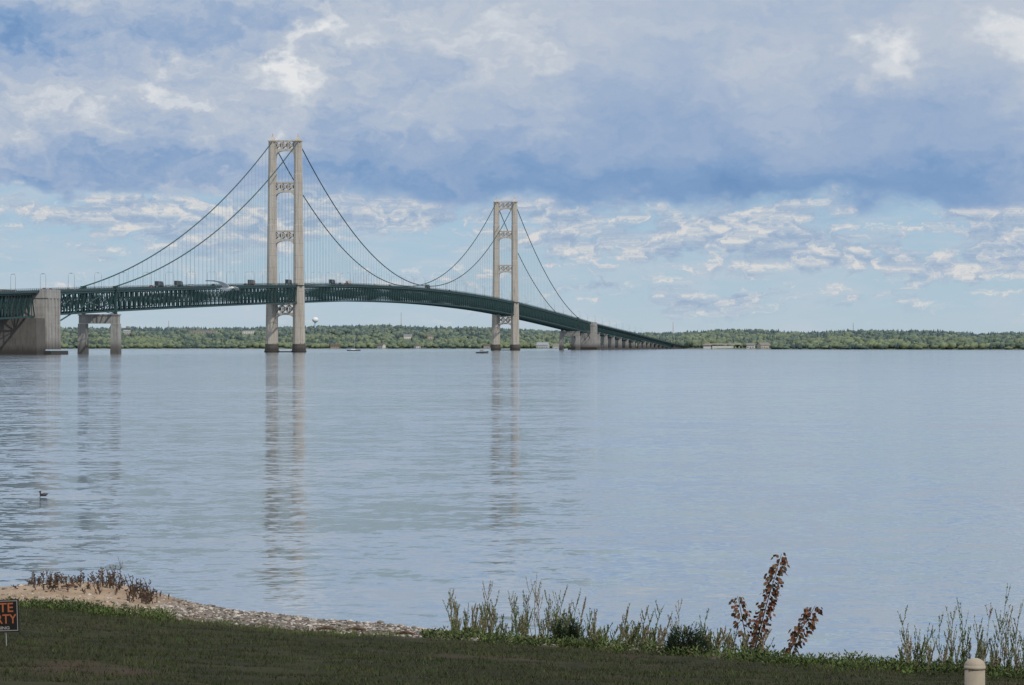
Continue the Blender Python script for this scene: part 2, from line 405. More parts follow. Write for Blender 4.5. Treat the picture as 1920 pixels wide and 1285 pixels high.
def bent(s0,name):
    r=empty(name);r.parent=bridge;zt=25.0 if s0<0 else 24
    a=MB()
    for sg in (-1,1):
        c=sg*10.6
        a.rings([[P(s0-3.4*k,c-2.6*k,z),P(s0-3.4*k,c+2.6*k,z),P(s0+3.4*k,c+2.6*k,z),P(s0+3.4*k,c-2.6*k,z)] for z,k in ((-3,1.05),(zt-6,.95))])
    a.box(-12.6,12.6,s0-3,s0+3,zt-5.9,zt-.8,M=PM);a.box(-13.1,13.1,s0-3.5,s0+3.5,zt-.8,zt,M=PM)
    a.obj('concrete_portal',M_conc,r)
    st=MB();zr=RZ(s0)-1.6
    for sg in (-1,1):
        c=sg*HT
        for o in (-2.4,2.4): st.beam(P(s0+o,c,zt),P(s0,c,zr+2.5),.9,.9)
        st.beam(P(s0,c,zt),P(s0,c,zr+2.5),1.5,1.5)
        st.box(c-1.3,c+1.3,s0-2.4,s0+2.4,zr+.6,zr+3.3,M=PM)
        st.beam(P(s0-2.4,c,zt),P(s0,-c*.02,zr-TD+.4),.4,.4)
    st.beam(P(s0,-HT,zt+.5),P(s0,HT,zr-TD/2),.6,.6);st.beam(P(s0,HT,zt+.5),P(s0,-HT,zr-TD/2),.6,.6)
    st.obj('steel_bent',M_steel,r)
bent(-549,'cable_bent_near');bent(1707,'cable_bent_far')

def anchor(s0,sg,name):
    r=empty(name);r.parent=bridge;a=MB();zt=RZ(s0)-1.0
    def rg(s1,s2,t1,z): return [P(s1,-t1,z),P(s1,t1,z),P(s2,t1,z),P(s2,-t1,z)]
    a.rings([rg(s0-14.5,s0+14.5,15.9,3),rg(s0-13.8,s0+13.8,15.2,zt-3.2)]);a.rings([rg(s0-14.3,s0+14.3,15.7,zt-3.2),rg(s0-14.3,s0+14.3,15.7,zt)])
    for k in range(4):
        q=s0-10.5+k*7
        for e in (-1,1):a.box(min(e*15.3,e*16.3),max(e*15.3,e*16.3),q-1.1,q+1.1,3,zt-3.3,M=PM)
    for e in (-1,1): a.box(min(e*11.2,e*15.6),max(e*11.2,e*15.6),s0-14.2,s0+14.2,zt,zt+1.9,M=PM)
    a.obj('anchor_block',M_conc,r)
    c=MB();c.rings([rg(s0-18,s0+18,19.5,-3),rg(s0-18,s0+18,19.2,2.2)])
    if sg<0: c.rings([rg(s0-33,s0-14.9,15.2,-3),rg(s0-32.5,s0-14.8,14.6,RZ(s0-24)-15.4)])
    else: c.rings([rg(s0+14.9,s0+27,15,-3),rg(s0+14.8,s0+26,14,RZ(s0+22)-11)])
    c.obj('base_and_ledge',M_caisson,r)
anchor(-706,-1,'anchorage_near');anchor(1852,1,'anchorage_far')
ap=MB()
def apier(s0,depth,half=9.5):
    zt=RZ(s0)-1.6-depth-.9
    if zt<1.0: zt=1.0
    for sg in (-1,1):
        c=sg*(half-2)
        ap.rings([[P(s0-2.2*k,c-2.2*k,z),P(s0-2.2*k,c+2.2*k,z),P(s0+2.2*k,c+2.2*k,z),P(s0+2.2*k,c-2.2*k,z)] for z,k in ((-3,1.15),(zt,.85))])
    ap.box(-half-.5,half+.5,s0-2.3,s0+2.3,zt,zt+.9,M=PM);ap.box(-half-1,half+1,s0-3.2,s0+3.2,-3,2.0,M=PM)
for s0 in (-860,-1050,-1220):apier(s0,13)
for i in range(7):apier(1945+i*84,8.5)
for i in range(8):apier(2510+i*56,5.5)
for i in range(7):apier(2950+i*40,.6)
ap.obj('approach_piers',M_conc,bridge)

lm=MB()
lm.tube([(0,0,0),(0,0,8.6)],[.14,.09],6)
lm.tube([(0,0,8.6),(.25,0,9.4),(.9,0,9.9),(1.8,0,9.9)],.07,5);lm.box(1.6,2.6,-.22,.22,9.72,9.95);lm.box(-.3,.3,-.3,.3,0,.5)
lobj=None
def lamp(loc,rz,sc=1):
    global lobj
    if lobj is None: lobj=lm.obj('street_lamp',M_galv);o=lobj
    else: o=bpy.data.objects.new('street_lamp',lobj.data);scene.collection.objects.link(o)
    o.location=loc;o.rotation_euler=(0,0,rz);o.scale=(sc,)*3
ang=math.atan2(-SB,CB)
s=-1010
while s<3300:
    for tt in (-10.6,10.6): lamp(P(s,tt,RZ(s)+.2),ang+(0 if tt<0 else math.pi))
    s+=61 if s<1200 else 80

# vehicles
def carmesh(col):
    a=MB();n=[(-2.2,.55,.75),(-2.15,.95,.86),(-1.5,1.02,.88),(.9,1.0,.88),(2.1,.86,.84),(2.25,.5,.75)]
    rings=[[Vector((-w_,x,.28)),Vector((w_,x,.28)),Vector((w_,x,h*.7)),Vector((w_*.9,x,h)),Vector((-w_*.9,x,h)),Vector((-w_,x,h*.7))] for x,h,w_ in n]
    a.rings(rings,col)
    a.rings([[Vector((-.78,-1.6,1.0)),Vector((.78,-1.6,1.0)),Vector((.8,1.0,1.0)),Vector((-.8,1.0,1.0))],[Vector((-.62,-1.1,1.46)),Vector((.62,-1.1,1.46)),Vector((.62,.3,1.46)),Vector((-.62,.3,1.46))]],(.03,.035,.04))
    a.box(-.6,.6,-1.05,.25,1.46,1.5,col)
    for x in (-.82,.82):
        for y_ in (-1.35,1.35): a.tube([(x-.1,y_,.33),(x+.1,y_,.33)],.33,12,(.02,.02,.02))
    return a
def truckmesh(col,tr_=(.55,.55,.55)):
    a=MB();a.box(-1.2,1.2,-9,3.6,1.15,4.0,tr_);a.box(-1.15,1.15,4.3,6.0,.6,3.3,col);a.rings([[Vector((-1.1,6.0,.6)),Vector((1.1,6.0,.6)),Vector((1.1,6.0,2.0)),Vector((-1.1,6.0,2.0))],[Vector((-.95,7.5,.6)),Vector((.95,7.5,.6)),Vector((.95,7.5,1.7)),Vector((-.95,7.5,1.7))]],col)
    a.box(-1.0,1.0,5.98,6.03,2.1,3.0,(.03,.03,.04));a.box(-.5,.5,-9,5,.8,1.1,(.05,.05,.05))
    for y_ in (-8,-6.8,3.2,4.4,6.6):
        for x in (-1,1):a.tube([(x-.15,y_,.5),(x+.15,y_,.5)],.5,12,(.02,.02,.02))
    return a
cols=[(.5,.5,.52),(.03,.03,.035),(.3,.02,.02),(.05,.08,.2),(.65,.65,.63),(.15,.16,.17)]
cm=[carmesh(c) for c in cols];tm=[truckmesh((.05,.06,.1),(.05,.06,.07)),truckmesh((.5,.5,.5)),truckmesh((.35,.03,.02),(.08,.08,.08))]
cd={}
def veh(kind,i,s,tt):
    key=(kind,i)
    if key not in cd: cd[key]=(cm[i] if kind=='car' else tm[i]).obj(kind,M_attr);o=cd[key]
    else:o=bpy.data.objects.new(kind,cd[key].data);scene.collection.objects.link(o)
    o.location=P(s,tt,RZ(s)+.02);o.rotation_euler=(0,0,ang+(math.pi if tt<0 else 0))
for s in (-690,-640,-410,-395,-330,-290,-215,-180,-120,-95,-60,60,90,125,180,215,260,300,340,430,520,640,730,840,980,1230,1400,1600):
    veh('car',random.randrange(6),s+random.uniform(-8,8),random.choice((-7.2,-3,3,7.2)))
for s,i in ((-425,0),(-372,0),(-150,2),(-20,0),(150,0),(290,1),(610,0)): veh('box_truck',i,s,7.2 if i!=1 else -7.2)

# ------------------------------------------------------------------ far shore
def shoreY(u):
    return float(np.interp(u*F+960,[-2500,0,600,1150,1262,1300,1420,1600,1920,4500],[6700,6300,6450,6400,5950,5600,5250,4900,4600,4500]))
def ridge(u):
    px=u*F+960
    yt=np.interp(px,[-2500,0,200,420,600,720,800,860,1000,1120,1280,1380,1500,1600,1760,1840,1920,3000,4500],[612,613,611,612,609,606,609,611,616,621,620,616,620,617,618,622,621,618,616])
    Yr=shoreY(u)+2400
    return 5+(649-yt)/F*Yr-15.5
def hz(u,Y):
    k=(Y-shoreY(u))
    if k<0:return -3
    n=mn.noise(Vector((u*40,Y*.0012,0)))*6
    a=min(1,k/40);q=min(k/2400,1)
    return 1.2*a+(ridge(u)-1.2)*(q*q*(3-2*q))**.8+n*min(1,k/500)*(.6)
us=np.linspace(-.45,.45,260);ks=np.concatenate([[-60,0,15,40],np.linspace(90,2600,26),[4000,12000,40000]])
V=[];T=[]
for u in us:
    for k in ks:
        Y=shoreY(u)+k;V.append((u*Y,Y,(hz(u,Y) if k<2700 else ridge(u)*.6)))
nk=len(ks)
for i in range(len(us)-1):
    for j in range(nk-1): T.append((i*nk+j,(i+1)*nk+j,(i+1)*nk+j+1,i*nk+j+1))
land=mat('far_land',(.10,.125,.085),.9,.3,.01)
npobj('far_shore_hills',V,T,np.ones(3),land,k=4)
clear_list=[]
def house(px,k,wd,dp,hh,wall,roof,name='house',flat=False):
    u=(px-960)/F;Y=shoreY(u)+k;X=u*Y;z=hz(u,Y);clear_list.append((u,Y,wd*.8,620 if k>300 else 300))
    e=empty(name,(X,Y,z));rot=random.uniform(-.7,.7);e.rotation_euler=(0,0,rot)
    a=MB();a.box(-wd/2,wd/2,-dp/2,dp/2,-2,hh)
    if not flat:
        for sg in (-1,1): a.add([(sg*wd/2,-dp/2,hh),(sg*wd/2,dp/2,hh),(sg*wd/2,0,hh+dp*.33)],[(0,1,2)])
    a.obj('walls',mat('wall',wall,.8,.1,.2),e)
    r=MB()
    if flat: r.box(-wd/2-.4,wd/2+.4,-dp/2-.4,dp/2+.4,hh,hh+.7)
    else:
        for sg in (-1,1):
            v=[Vector((-wd/2-.6,sg*(dp/2+.6),hh-.3)),Vector((wd/2+.6,sg*(dp/2+.6),hh-.3)),Vector((wd/2+.6,0,hh+dp*.35)),Vector((-wd/2-.6,0,hh+dp*.35))]
            v2=[p+Vector((0,0,.35)) for p in v];r.add(v+v2,[(0,1,2,3),(4,7,6,5),(0,4,5,1),(1,5,6,2),(3,2,6,7),(0,3,7,4)])
    r.obj('roof',mat('roof',roof,.8,.1,.2),e)
    g_=MB();n=max(2,int(wd/4))
    for fl in range(max(1,int(hh/3.2))):
        for i in range(n):
            cx=-wd/2+wd*(i+.5)/n
            if fl==0 and i==n//2: g_.box(cx-.6,cx+.6,-dp/2-.06,-dp/2-.003,0,2.2)
            else:g_.box(cx-.8,cx+.8,-dp/2-.06,-dp/2-.003,fl*3.2+1,fl*3.2+2.4)
    g_.obj('windows_and_door',M_glass,e)
W=(.55,.55,.53)
for a in ((764,900,18,11,6,W,(.2,.2,.22)),(715,25,13,10,5,W,(.12,.11,.1)),(806,980,13,10,5.5,(.42,.39,.34),(.14,.13,.12)),
          (1018,30,22,13,6,(.45,.47,.5),(.30,.33,.35)),(1042,28,12,9,4,W,(.2,.2,.2)),(628,22,18,10,4,(.33,.27,.23),(.1,.08,.07)),
          (238,1650,16,10,6,(.45,.45,.45),(.3,.3,.3)),(912,35,12,9,4,(.38,.34,.3),(.1,.1,.1)),(1432,60,18,11,5,(.42,.39,.36),(.2,.19,.18)),(1408,40,12,9,5,W,(.2,.2,.2)),
          (782,30,10,8,4,W,(.12,.1,.09))): house(*a)
house(382,1800,70,22,7,(.38,.37,.34),(.28,.28,.28),'long_building',True);house(466,1650,30,18,7,W,(.42,.42,.42),'warehouse',True)
# toll plaza
u=(1358-960)/F;Y=shoreY(u)+90;e=empty('toll_plaza',(u*Y,Y,hz(u,Y)));clear_list.append((u,Y,80,300))
a=MB();a.box(-26,26,-6,6,6.2,7.3);a.box(-20,14,-14,-8,-1,3.6);a.box(-34,-22,-12,2,-1,5.0)
a.obj('canopy_and_offices',mat('toll_white',(.5,.5,.48),.6,.1,.2),e)
a=MB()
for i in range(9):
    cx=-24+i*6;a.box(cx-.3,cx+.3,-.4,.4,-1,6.2);a.box(cx-1,cx+1,-2.6,-.8,-1,2.8)
a.obj('posts_and_booths',mat('booth_tan',(.4,.38,.35),.7,.1,.2),e)
a=MB();a.rings([[Vector(p) for p in ((-36,-14,5.0),(-20.5,-14,5.0),(-20.5,4,5.0),(-36,4,5.0))],[Vector(p) for p in ((-30,-8,7.6),(-26,-8,7.6),(-26,-2,7.6),(-30,-2,7.6))]]);a.obj('hip_roof',mat('grey_roof',(.25,.2,.19),.7,.1,.2),e)
a=MB()
for i,px in enumerate((1300,1312,1322,1335,1352,1372,1380,1392,1404)):
    u=(px-960)/F;Y=shoreY(u)+60+(i%3)*30;lamp((u*Y,Y,hz(u,Y)),i,1.9 if i%2 else 1.4);clear_list.append((u,Y,20,200))
# water tower
u=(591-960)/F;Y=shoreY(u)+2000;z0=hz(u,Y);e=empty('water_tower',(u*Y,Y,z0));clear_list.append((u,Y,20,60))
a=MB();R=8.0;zc=(649-600)/F*Y+5-z0
rings=[]
for i in range(13):
    th=-math.pi/2+math.pi*i/12;r=max(R*math.cos(th),.05);rings.append([Vector((r*math.cos(k*math.pi/10),r*math.sin(k*math.pi/10),zc+R*.85*math.sin(th))) for k in range(20)])
a.rings(rings);a.obj('tank',mat('tank_white',(.72,.73,.74),.5,.05,.2),e,True)
a=MB();a.tube([(0,0,-2),(0,0,6),(0,0,zc-R*.7)],[4.5,2.4,2.4],14);a.obj('pedestal',mat('pedestal_paint',(.3,.42,.56),.5,.05,.2),e,True)
def mast(px,py,k):
    u=(px-960)/F;Y=shoreY(u)+k;z0=hz(u,Y);ht=(649-py)/F*Y+5-z0
    a=MB()
    for i in range(3):
        q=i*2.094;a.beam((1.5*math.cos(q),1.5*math.sin(q),-2),(.3*math.cos(q),.3*math.sin(q),ht),.3,.3,(.35,.3,.3))
    nseg=int(ht/4)
    for j in range(nseg):
        z1=j*ht/nseg;z2=(j+1)*ht/nseg;r1=1.5-1.2*z1/ht;r2=1.5-1.2*z2/ht
        for i in range(3):
            q=i*2.094;q2=q+2.094;a.beam((r1*math.cos(q),r1*math.sin(q),z1),(r2*math.cos(q2),r2*math.sin(q2),z2),.18,.18,(.4,.14,.12) if (j//3)%2 else (.5,.5,.5))
    o=a.obj('radio_mast',M_attr);o.location=(u*Y,Y,z0)
mast(752,586,2200);mast(1262,604,1500);mast(316,601,1900);mast(1600,606,2300)
# trees
import bmesh
def ico(sub):
    bm=bmesh.new();bmesh.ops.create_icosphere(bm,subdivisions=sub,radius=1);v=np.array([x.co[:] for x in bm.verts]);f=np.array([[l.index for l in x.verts] for x in bm.faces]);bm.free();return v,f
iv,if_=ico(2)
vars_=[]
for k in range(6):
    r=1+rng.normal(0,.17,len(iv));v=iv*r[:,None];vars_.append(v)
con=iv.copy();rr=(1-(con[:,2]+1)/2);con[:,0]*=rr*1.25+.06;con[:,1]*=rr*1.25+.06
N=17000
U=rng.uniform(-.30,.30,N)
vis=rng.random(N)<.78;U[vis]=rng.uniform(-.165,.165,vis.sum())
KK=rng.random(N)**1.15*2600+4
VV=[];TT=[];CC=[];off=0
for u,k in zip(U,KK):
    Y=shoreY(u)+k;bad=False
    px=u*F+960
    if 1225<px<1420 and k<160: continue
    for cu,cy,cw,cf in clear_list:
        if abs(u-cu)*Y<cw*.6+4 and cy-cf<Y<cy+12: bad=True;break
    if bad: continue
    nz=mn.noise(Vector((u*60,Y*.003,2)))+.5*mn.noise(Vector((u*260,Y*.01,5)))
    kf=k/2600
    conif=rng.random()<(.15+.55*kf-.7*nz)
    big=1+.3*kf
    hgt=rng.uniform(7,13)*(1.25 if conif else 1)*(.75 if k<200 else 1)*(1+.35*nz)
    rad=(rng.uniform(2.4,3.8) if conif else rng.uniform(3.6,7.0))*big
    base=con if conif else vars_[rng.integers(6)]
    th=rng.uniform(0,6.28);c_,s_=math.cos(th),math.sin(th)
    v=np.empty_like(base);v[:,0]=(base[:,0]*c_-base[:,1]*s_)*rad;v[:,1]=(base[:,0]*s_+base[:,1]*c_)*rad;v[:,2]=base[:,2]*hgt*.5+hgt*.5
    v+=np.array((u*Y,Y,hz(u,Y)-.5))
    if conif: col=np.array((.042,.066,.050))
    else:
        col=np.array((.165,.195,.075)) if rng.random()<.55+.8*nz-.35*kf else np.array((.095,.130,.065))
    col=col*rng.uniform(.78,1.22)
    hzf=.24+.34*kf;col=col*(1-hzf)+np.array((.105,.155,.205))*hzf  # aerial haze blended into the tree colour, stronger with depth
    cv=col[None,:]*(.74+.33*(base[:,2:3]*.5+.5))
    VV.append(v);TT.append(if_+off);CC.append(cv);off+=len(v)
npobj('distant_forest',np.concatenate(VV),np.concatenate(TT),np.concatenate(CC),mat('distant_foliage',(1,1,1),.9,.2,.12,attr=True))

# boats
def sailboat(px,Y,L):
    X=(px-960)/F*Y;e=empty('sailboat',(X,Y,0));a=MB();rings=[]
    for q,wd,h in ((-.5,.7,1.1),(-.3,1.5,1.0),(0,1.9,1.05),(.3,1.2,1.2),(.5,.08,1.5)):
        rings.append([Vector((q*L,-wd,h)),Vector((q*L,wd,h)),Vector((q*L,wd*.55,-.4)),Vector((q*L,-wd*.55,-.4))])
    a.rings(rings,(.08,.1,.13));a.rings([[Vector((-3,-1,1)),Vector((2.5,-1,1)),Vector((2.5,1,1)),Vector((-3,1,1))],[Vector((-2.6,-.8,1.9)),Vector((1.5,-.7,1.9)),Vector((1.5,.7,1.9)),Vector((-2.6,.8,1.9))]],(.6,.6,.6))
    a.obj('hull_and_cabin',M_attr,e)
    r=MB();r.tube([(.8,0,1),(.8,0,19)],[.16,.1],6,(.35,.35,.35));r.tube([(.8,0,2.8),(-5.4,0,2.9)],.25,6,(.2,.25,.35))
    for p in ((L*.5,0,1.5),(-L*.5,0,1.2)): r.tube([(.8,0,18.8),p],.04,4,(.3,.3,.3))
    r.beam((.8,-1.3,11),(.8,1.3,11),.1,.1,(.35,.35,.35));r.obj('mast_and_rigging',M_attr,e);e.rotation_euler=(0,0,.15)
sailboat(663,3500,14)
X=(904-960)/F*2350;e=empty('motor_boat',(X,2350,0));a=MB();rings=[]
for q,wd,h in ((-4.3,1.3,.9),(-1,1.5,1.0),(2,1.3,1.2),(4.3,.1,1.6)): rings.append([Vector((q,-wd,h)),Vector((q,wd,h)),Vector((q,wd*.6,-.3)),Vector((q,-wd*.6,-.3))])
a.rings(rings,(.08,.09,.1));a.rings([[Vector((-1.8,-1,1)),Vector((1.4,-1,1)),Vector((1.4,1,1)),Vector((-1.8,1,1))],[Vector((-1.6,-.8,2.5)),Vector((.6,-.8,2.5)),Vector((.6,.8,2.5)),Vector((-1.6,.8,2.5))]],(.25,.26,.28))
a.obj('hull_and_wheelhouse',M_attr,e);a=MB();a.tube([(-1,0,2.5),(-1,0,4.3)],.06,5,(.3,.3,.3));a.obj('antenna',M_attr,e)

# ------------------------------------------------------------------ near shore ground
tabW=[(-1500,1062),(-300,1090),(0,1105),(150,1108),(290,1124),(350,1139),(500,1154),(700,1175),(800,1184),(1000,1202),(1300,1226),(1500,1242),(1700,1254),(1920,1266),(2300,1278),(3500,1300)]
tabG=[(-1500,1090),(0,1133),(150,1142),(300,1160),(450,1174),(600,1185),(800,1196),(1000,1208),(1300,1228),(1500,1243),(1920,1266),(3500,1310)]
wx=[];wy=[]
for p,q in tabW: d_=H*F/(q-649);wx.append((p-960)/F*d_);wy.append(d_)
gx=[];gy=[]
for p,q in tabG: d_=(H-.6)*F/(q-649);gx.append((p-960)/F*d_);gy.append(d_)
def ysh(X): return float(np.interp(X,wx,wy))+.25*mn.noise(Vector((X*.6,0,0)))+.10*mn.noise(Vector((X*2.3,4,0)))
def ygr(X): return float(np.interp(X,gx,gy))+.6*mn.noise(Vector((X*.5,7,0)))+.35*mn.noise(Vector((X*1.8,3,0)))
def gz(X,Y):
    a,b_=ysh(X),ygr(X)
    if b_>a-1.2:b_=a-1.2
    if Y>a: return max(-2.5,-(Y-a)*.06)
    if Y>b_:
        q=(a-Y)/(a-b_);z=.6*(q**.8)
    else: z=.6+(b_-Y)*.052
    z+=.26*math.exp(-((X+8.0)/1.7)**2-((Y-65.0)/2.0)**2)
    z+=.05*mn.noise(Vector((X*.9,Y*.9,0)))+.025*mn.noise(Vector((X*3,Y*3,3)))
    return z
def dirt(X,Y):   # trampled brown bare patches on the lawn
    return mn.noise(Vector((X*.55,Y*.35,21)))+.5*mn.noise(Vector((X*1.9,Y*1.2,23)))+.75*math.exp(-((X+.9)/1.4)**2-((Y-50.6)/1.1)**2)
xs=np.unique(np.concatenate([np.linspace(-300,-16,40),np.linspace(-16,16,170),np.linspace(16,300,40)]))
ys=np.unique(np.concatenate([np.linspace(-200,30,40),np.linspace(30,76,230),np.linspace(76,160,12)]))
V=[];C=[];T=[]
for X in xs:
    for Y in ys:
        V.append((X,Y,gz(X,Y)))
        gmask=1/(1+math.exp((Y-ygr(X))*3.0+1.4*mn.noise(Vector((X*1.5,Y*1.5,1)))))
        wet=max(0,min(1,1-(ysh(X)-Y)/1.2))
        px=X/max(Y,1)*F+960
        sand=max(0,min(1,(430-px)/200))
        C.append((gmask,wet,sand))
ny=len(ys)
for i in range(len(xs)-1):
    for j in range(ny-1):T.append((i*ny+j,(i+1)*ny+j,(i+1)*ny+j+1,i*ny+j+1))
m=bpy.data.materials.new('lawn_and_beach');m.use_nodes=True;t=NT(m.node_tree);b=m.node_tree.nodes['Principled BSDF']
at=t.n.new('ShaderNodeAttribute');at.attribute_name='Col';sc=t.n.new('ShaderNodeSeparateColor');t.l.new(at.outputs['Color'],sc.inputs[0])
g=t.n.new('ShaderNodeNewGeometry').outputs['Position']
n1=t.noise(g,1.1,5,.65).outputs[0];n2=t.noise(g,14,4,.7).outputs[0];n3=t.noise(g,.35,4,.6).outputs[0]
grass=t.mix(t.sstep(n1,.38,.62),(.018,.020,.007),(.032,.033,.012));grass=t.mix(t.sstep(n3,.54,.68),grass,(.055,.038,.025))  # dark grass tones stand in for the shade over the lawn
vo=t.n.new('ShaderNodeTexVoronoi');t.l.new(g,vo.inputs[0]);vo.inputs['Scale'].default_value=16
gravel=t.mix(t.sstep(n2,.35,.7),(.14,.115,.095),(.36,.31,.26));gravel=t.mix(t.sstep(vo.outputs['Distance'],.05,.5),gravel,(.16,.13,.11))
sand=t.mix(t.sstep(n1,.35,.65),(.30,.215,.145),(.40,.305,.22));sand=t.mix(t.mul(t.sstep(n2,.56,.70),.8),sand,(.10,.07,.05))
bch=t.mix(sc.outputs[2],gravel,sand);bch=t.mix(t.mul(sc.outputs[1],.6),bch,(.08,.065,.055))
t.l.new(t.mix(sc.outputs[0],bch,grass),b.inputs['Base Color']);b.inputs['Roughness'].default_value=.9;b.inputs['Specular IOR Level'].default_value=.15
bp=t.n.new('ShaderNodeBump');bp.inputs['Strength'].default_value=.5;bp.inputs['Distance'].default_value=.05;t.l.new(n2,bp.inputs['Height']);t.l.new(bp.outputs[0],b.inputs['Normal'])
npobj('ground',V,T,np.array(C),m,k=4)

def blades(name,pts,hs,wd,cols,lean=.45):
    n=len(pts);P0=np.array(pts);th=rng.uniform(0,6.28,n);h=np.array(hs)
    dx=np.stack([np.cos(th),np.sin(th),np.zeros(n)],1)*(wd*rng.uniform(.6,1.3,n))[:,None]
    ln=np.stack([rng.normal(0,lean,n),rng.normal(0,lean,n),np.ones(n)],1)*h[:,None]
    V=np.stack([P0-dx,P0+dx,P0+ln],1).reshape(-1,3);T=np.arange(3*n).reshape(-1,3)
    return npobj(name,V,T,np.repeat(np.array(cols),3,0),M_leaf)
pts=[];hs=[];cl=[]
for _ in range(160000):
    Y=rng.uniform(34,60);X=rng.uniform(-.175,.175)*Y
    dg=ygr(X)-Y
    if dg<-.5 or (dg<0 and rng.random()<.6): continue
    nn_=mn.noise(Vector((X*.8,Y*.8,0)))+.6*mn.noise(Vector((X*2.5,Y*2.5,8)))
    dd=dirt(X,Y)
    if dd>.30 and rng.random()<min(.93,(dd-.30)*4): continue
    if nn_<-.45 and rng.random()<.7: continue
    edge=math.exp(-(dg/1.6)**2)
    pts.append((X,Y,gz(X,Y)-.01));hs.append(rng.uniform(.025,.055)*(1+.8*max(0,nn_))*(1+1.9*edge*rng.random()))
    q=rng.random()
    base=np.array((.027,.040,.010)) if q<.72 else (np.array((.058,.045,.022)) if q<.90 else np.array((.05,.075,.016)))  # blades kept dark too, lawn shade is put into their colour
    base=base*(1+.7*nn_)*(1+1.2*edge)*rng.uniform(.6,1.3);cl.append(np.clip(base,.005,1))
blades('lawn_grass',pts,hs,.006,cl)
pv,pf_=ico(1);VV=[];TT=[];CC=[];off=0
for _ in range(10000):
    px=rng.uniform(-60,1250);X0=(px-960)/F*60;a_,b_=ysh(X0),ygr(X0);Y=rng.uniform(b_-.3,a_+.15);X=X0
    if px<280 and rng.random()<.75:continue
    r=rng.uniform(.010,.034)*(1 if rng.random()<.95 else 2)
    v=pv*np.array((r,r*rng.uniform(.7,1.2),r*.55))*(1+rng.normal(0,.08,(len(pv),1)))+np.array((X,Y,gz(X,Y)+r*.2))
    c_=rng.choice([.08,.18,.32,.5]);VV.append(v);TT.append(pf_+off);off+=len(v);CC.append(np.tile(np.array((c_,c_*.9,c_*.8)),(len(v),1)))
npobj('beach_pebbles',np.concatenate(VV),np.concatenate(TT),np.concatenate(CC),M_leaf)

# plants -----------------------------------------------------------
def leaf(a,p,d,L,wd,col):
    d=Vector(d).normalized();sd_=d.cross(Vector((rng.normal(),rng.normal(),rng.normal()))).normalized()*wd
    a.add([p,p+d*L*.45+sd_,p+d*L,p+d*L*.45-sd_],[(0,1,2,3)],col)
def weed(a,x_,y_,h,leanx,col,leafy=1.0,stemr=.0055,lsz=.028):
    z=gz(x_,y_)-.02;n=9;pts=[];cx=rng.normal(0,.05);
    for i in range(n+1):
        q=i/n;pts.append(Vector((x_+leanx*q*h+cx*math.sin(q*3)*h,y_+rng.normal(0,.002),z+h*q)))
    a.tube(pts,[stemr*(1-.75*i/n) for i in range(n+1)],4,tuple(c*.9 for c in col))
    def dress(pl,den,q0=.25):
        for i in range(len(pl)-1):
            for k in range(den):
                q=(i+rng.random())/(len(pl)-1)
                if q<q0:continue
                p=pl[i].lerp(pl[i+1],rng.random());dr=(pl[i+1]-pl[i]).normalized()
                o=Vector((rng.normal(0,.45),rng.normal(0,.45),.35))+dr
                f=rng.uniform(.6,1.45);leaf(a,p,o,lsz*rng.uniform(.7,1.5),lsz*.22,tuple(c*f for c in col))
    dress(pts,int(7*leafy)+1,.12)
    for k in range(int(6*leafy+2)):
        i=int(rng.integers(2,n-1));p=pts[i];sg=rng.choice([-1,1]);L=h*rng.uniform(.12,.34)
        pl=[p+Vector((sg*L*.26*q**.7,rng.normal(0,.01),L*q)) for q in (0,.35,.7,1)]
        a.tube(pl,[.0035,.003,.002,.0015],3,tuple(c*.9 for c in col));dress(pl,int(6*leafy)+1,0)
olive=[(.20,.19,.11),(.16,.17,.085),(.25,.215,.145),(.13,.15,.06),(.11,.14,.05)]
def cluster(name,specs):
    a=MB()
    for px,d_,h,ln in specs: weed(a,(px-960)/F*d_,d_,h,ln,olive[int(rng.integers(5))],rng.uniform(.7,1.3))
    return a.obj(name,M_leaf)
sp=[(845,53.3,.75,-.02),(850,53.5,.55,.05),(870,53.4,.4,.1),(885,53,.55,.0),(918,53.3,.95,.02),(925,53,.7,.1),(935,53,.5,-.1),(955,53,.78,-.03),(968,53.2,.65,-.05),(985,53,.7,.02),(1000,53,.92,.05),(1005,52.6,1.05,.02),
 (1020,53,.7,.12),(1040,52.6,.8,.12),(1050,52.6,.88,.15),(1060,52.5,.6,.1),(1070,52.5,.75,.18),(1085,52.5,.7,.15),(1095,52.4,.55,.15),(905,53,.45,.1),(975,52.6,.5,.2),(860,53.2,.3,-.2),(1010,52.8,.8,-.08),(1030,52.7,.65,.0)]
sp+=[(rng.uniform(845,1115),rng.uniform(51.4,54),rng.uniform(.15,.6),rng.normal(.05,.15)) for _ in range(90)]
cluster('tall_weeds',sp)
sp=[(rng.uniform(1100,1430),rng.uniform(49.2,51.4),rng.uniform(.15,.42),rng.normal(.2,.25)) for _ in range(100)]+[(1165,50.5,.6,.15),(1190,50.5,.6,.3),(1225,50.3,.66,.25),(1240,50.3,.55,.3),(1290,50.2,.35,.5),(1310,50,.66,.2),(1272,50,.8,.0),(1330,49.8,.45,.5),(1350,49.6,.4,.4),(1205,50.4,.5,.3),(1252,50.2,.45,.3)]
cluster('tall_weeds',sp)
sp=[(1690,46.5,.78,-.07),(1700,46.5,.5,-.1),(1722,46.3,.55,.05),(1745,46.2,.65,-.02),(1762,46.2,.8,.0),(1790,46,.9,.02),(1800,46,.95,.0),(1812,46,.6,.05),(1835,45.8,.6,.1),(1845,45.8,.95,.1),(1862,45.7,.85,.12),(1872,45.6,1.24,.1),(1885,45.6,.95,.12),(1895,45.5,.7,.15),(1905,45.5,.95,.08),(1925,45.5,.8,.1),(1950,45.5,1.0,.1),(1775,46.1,.6,.05),(1820,45.9,.75,.05)]
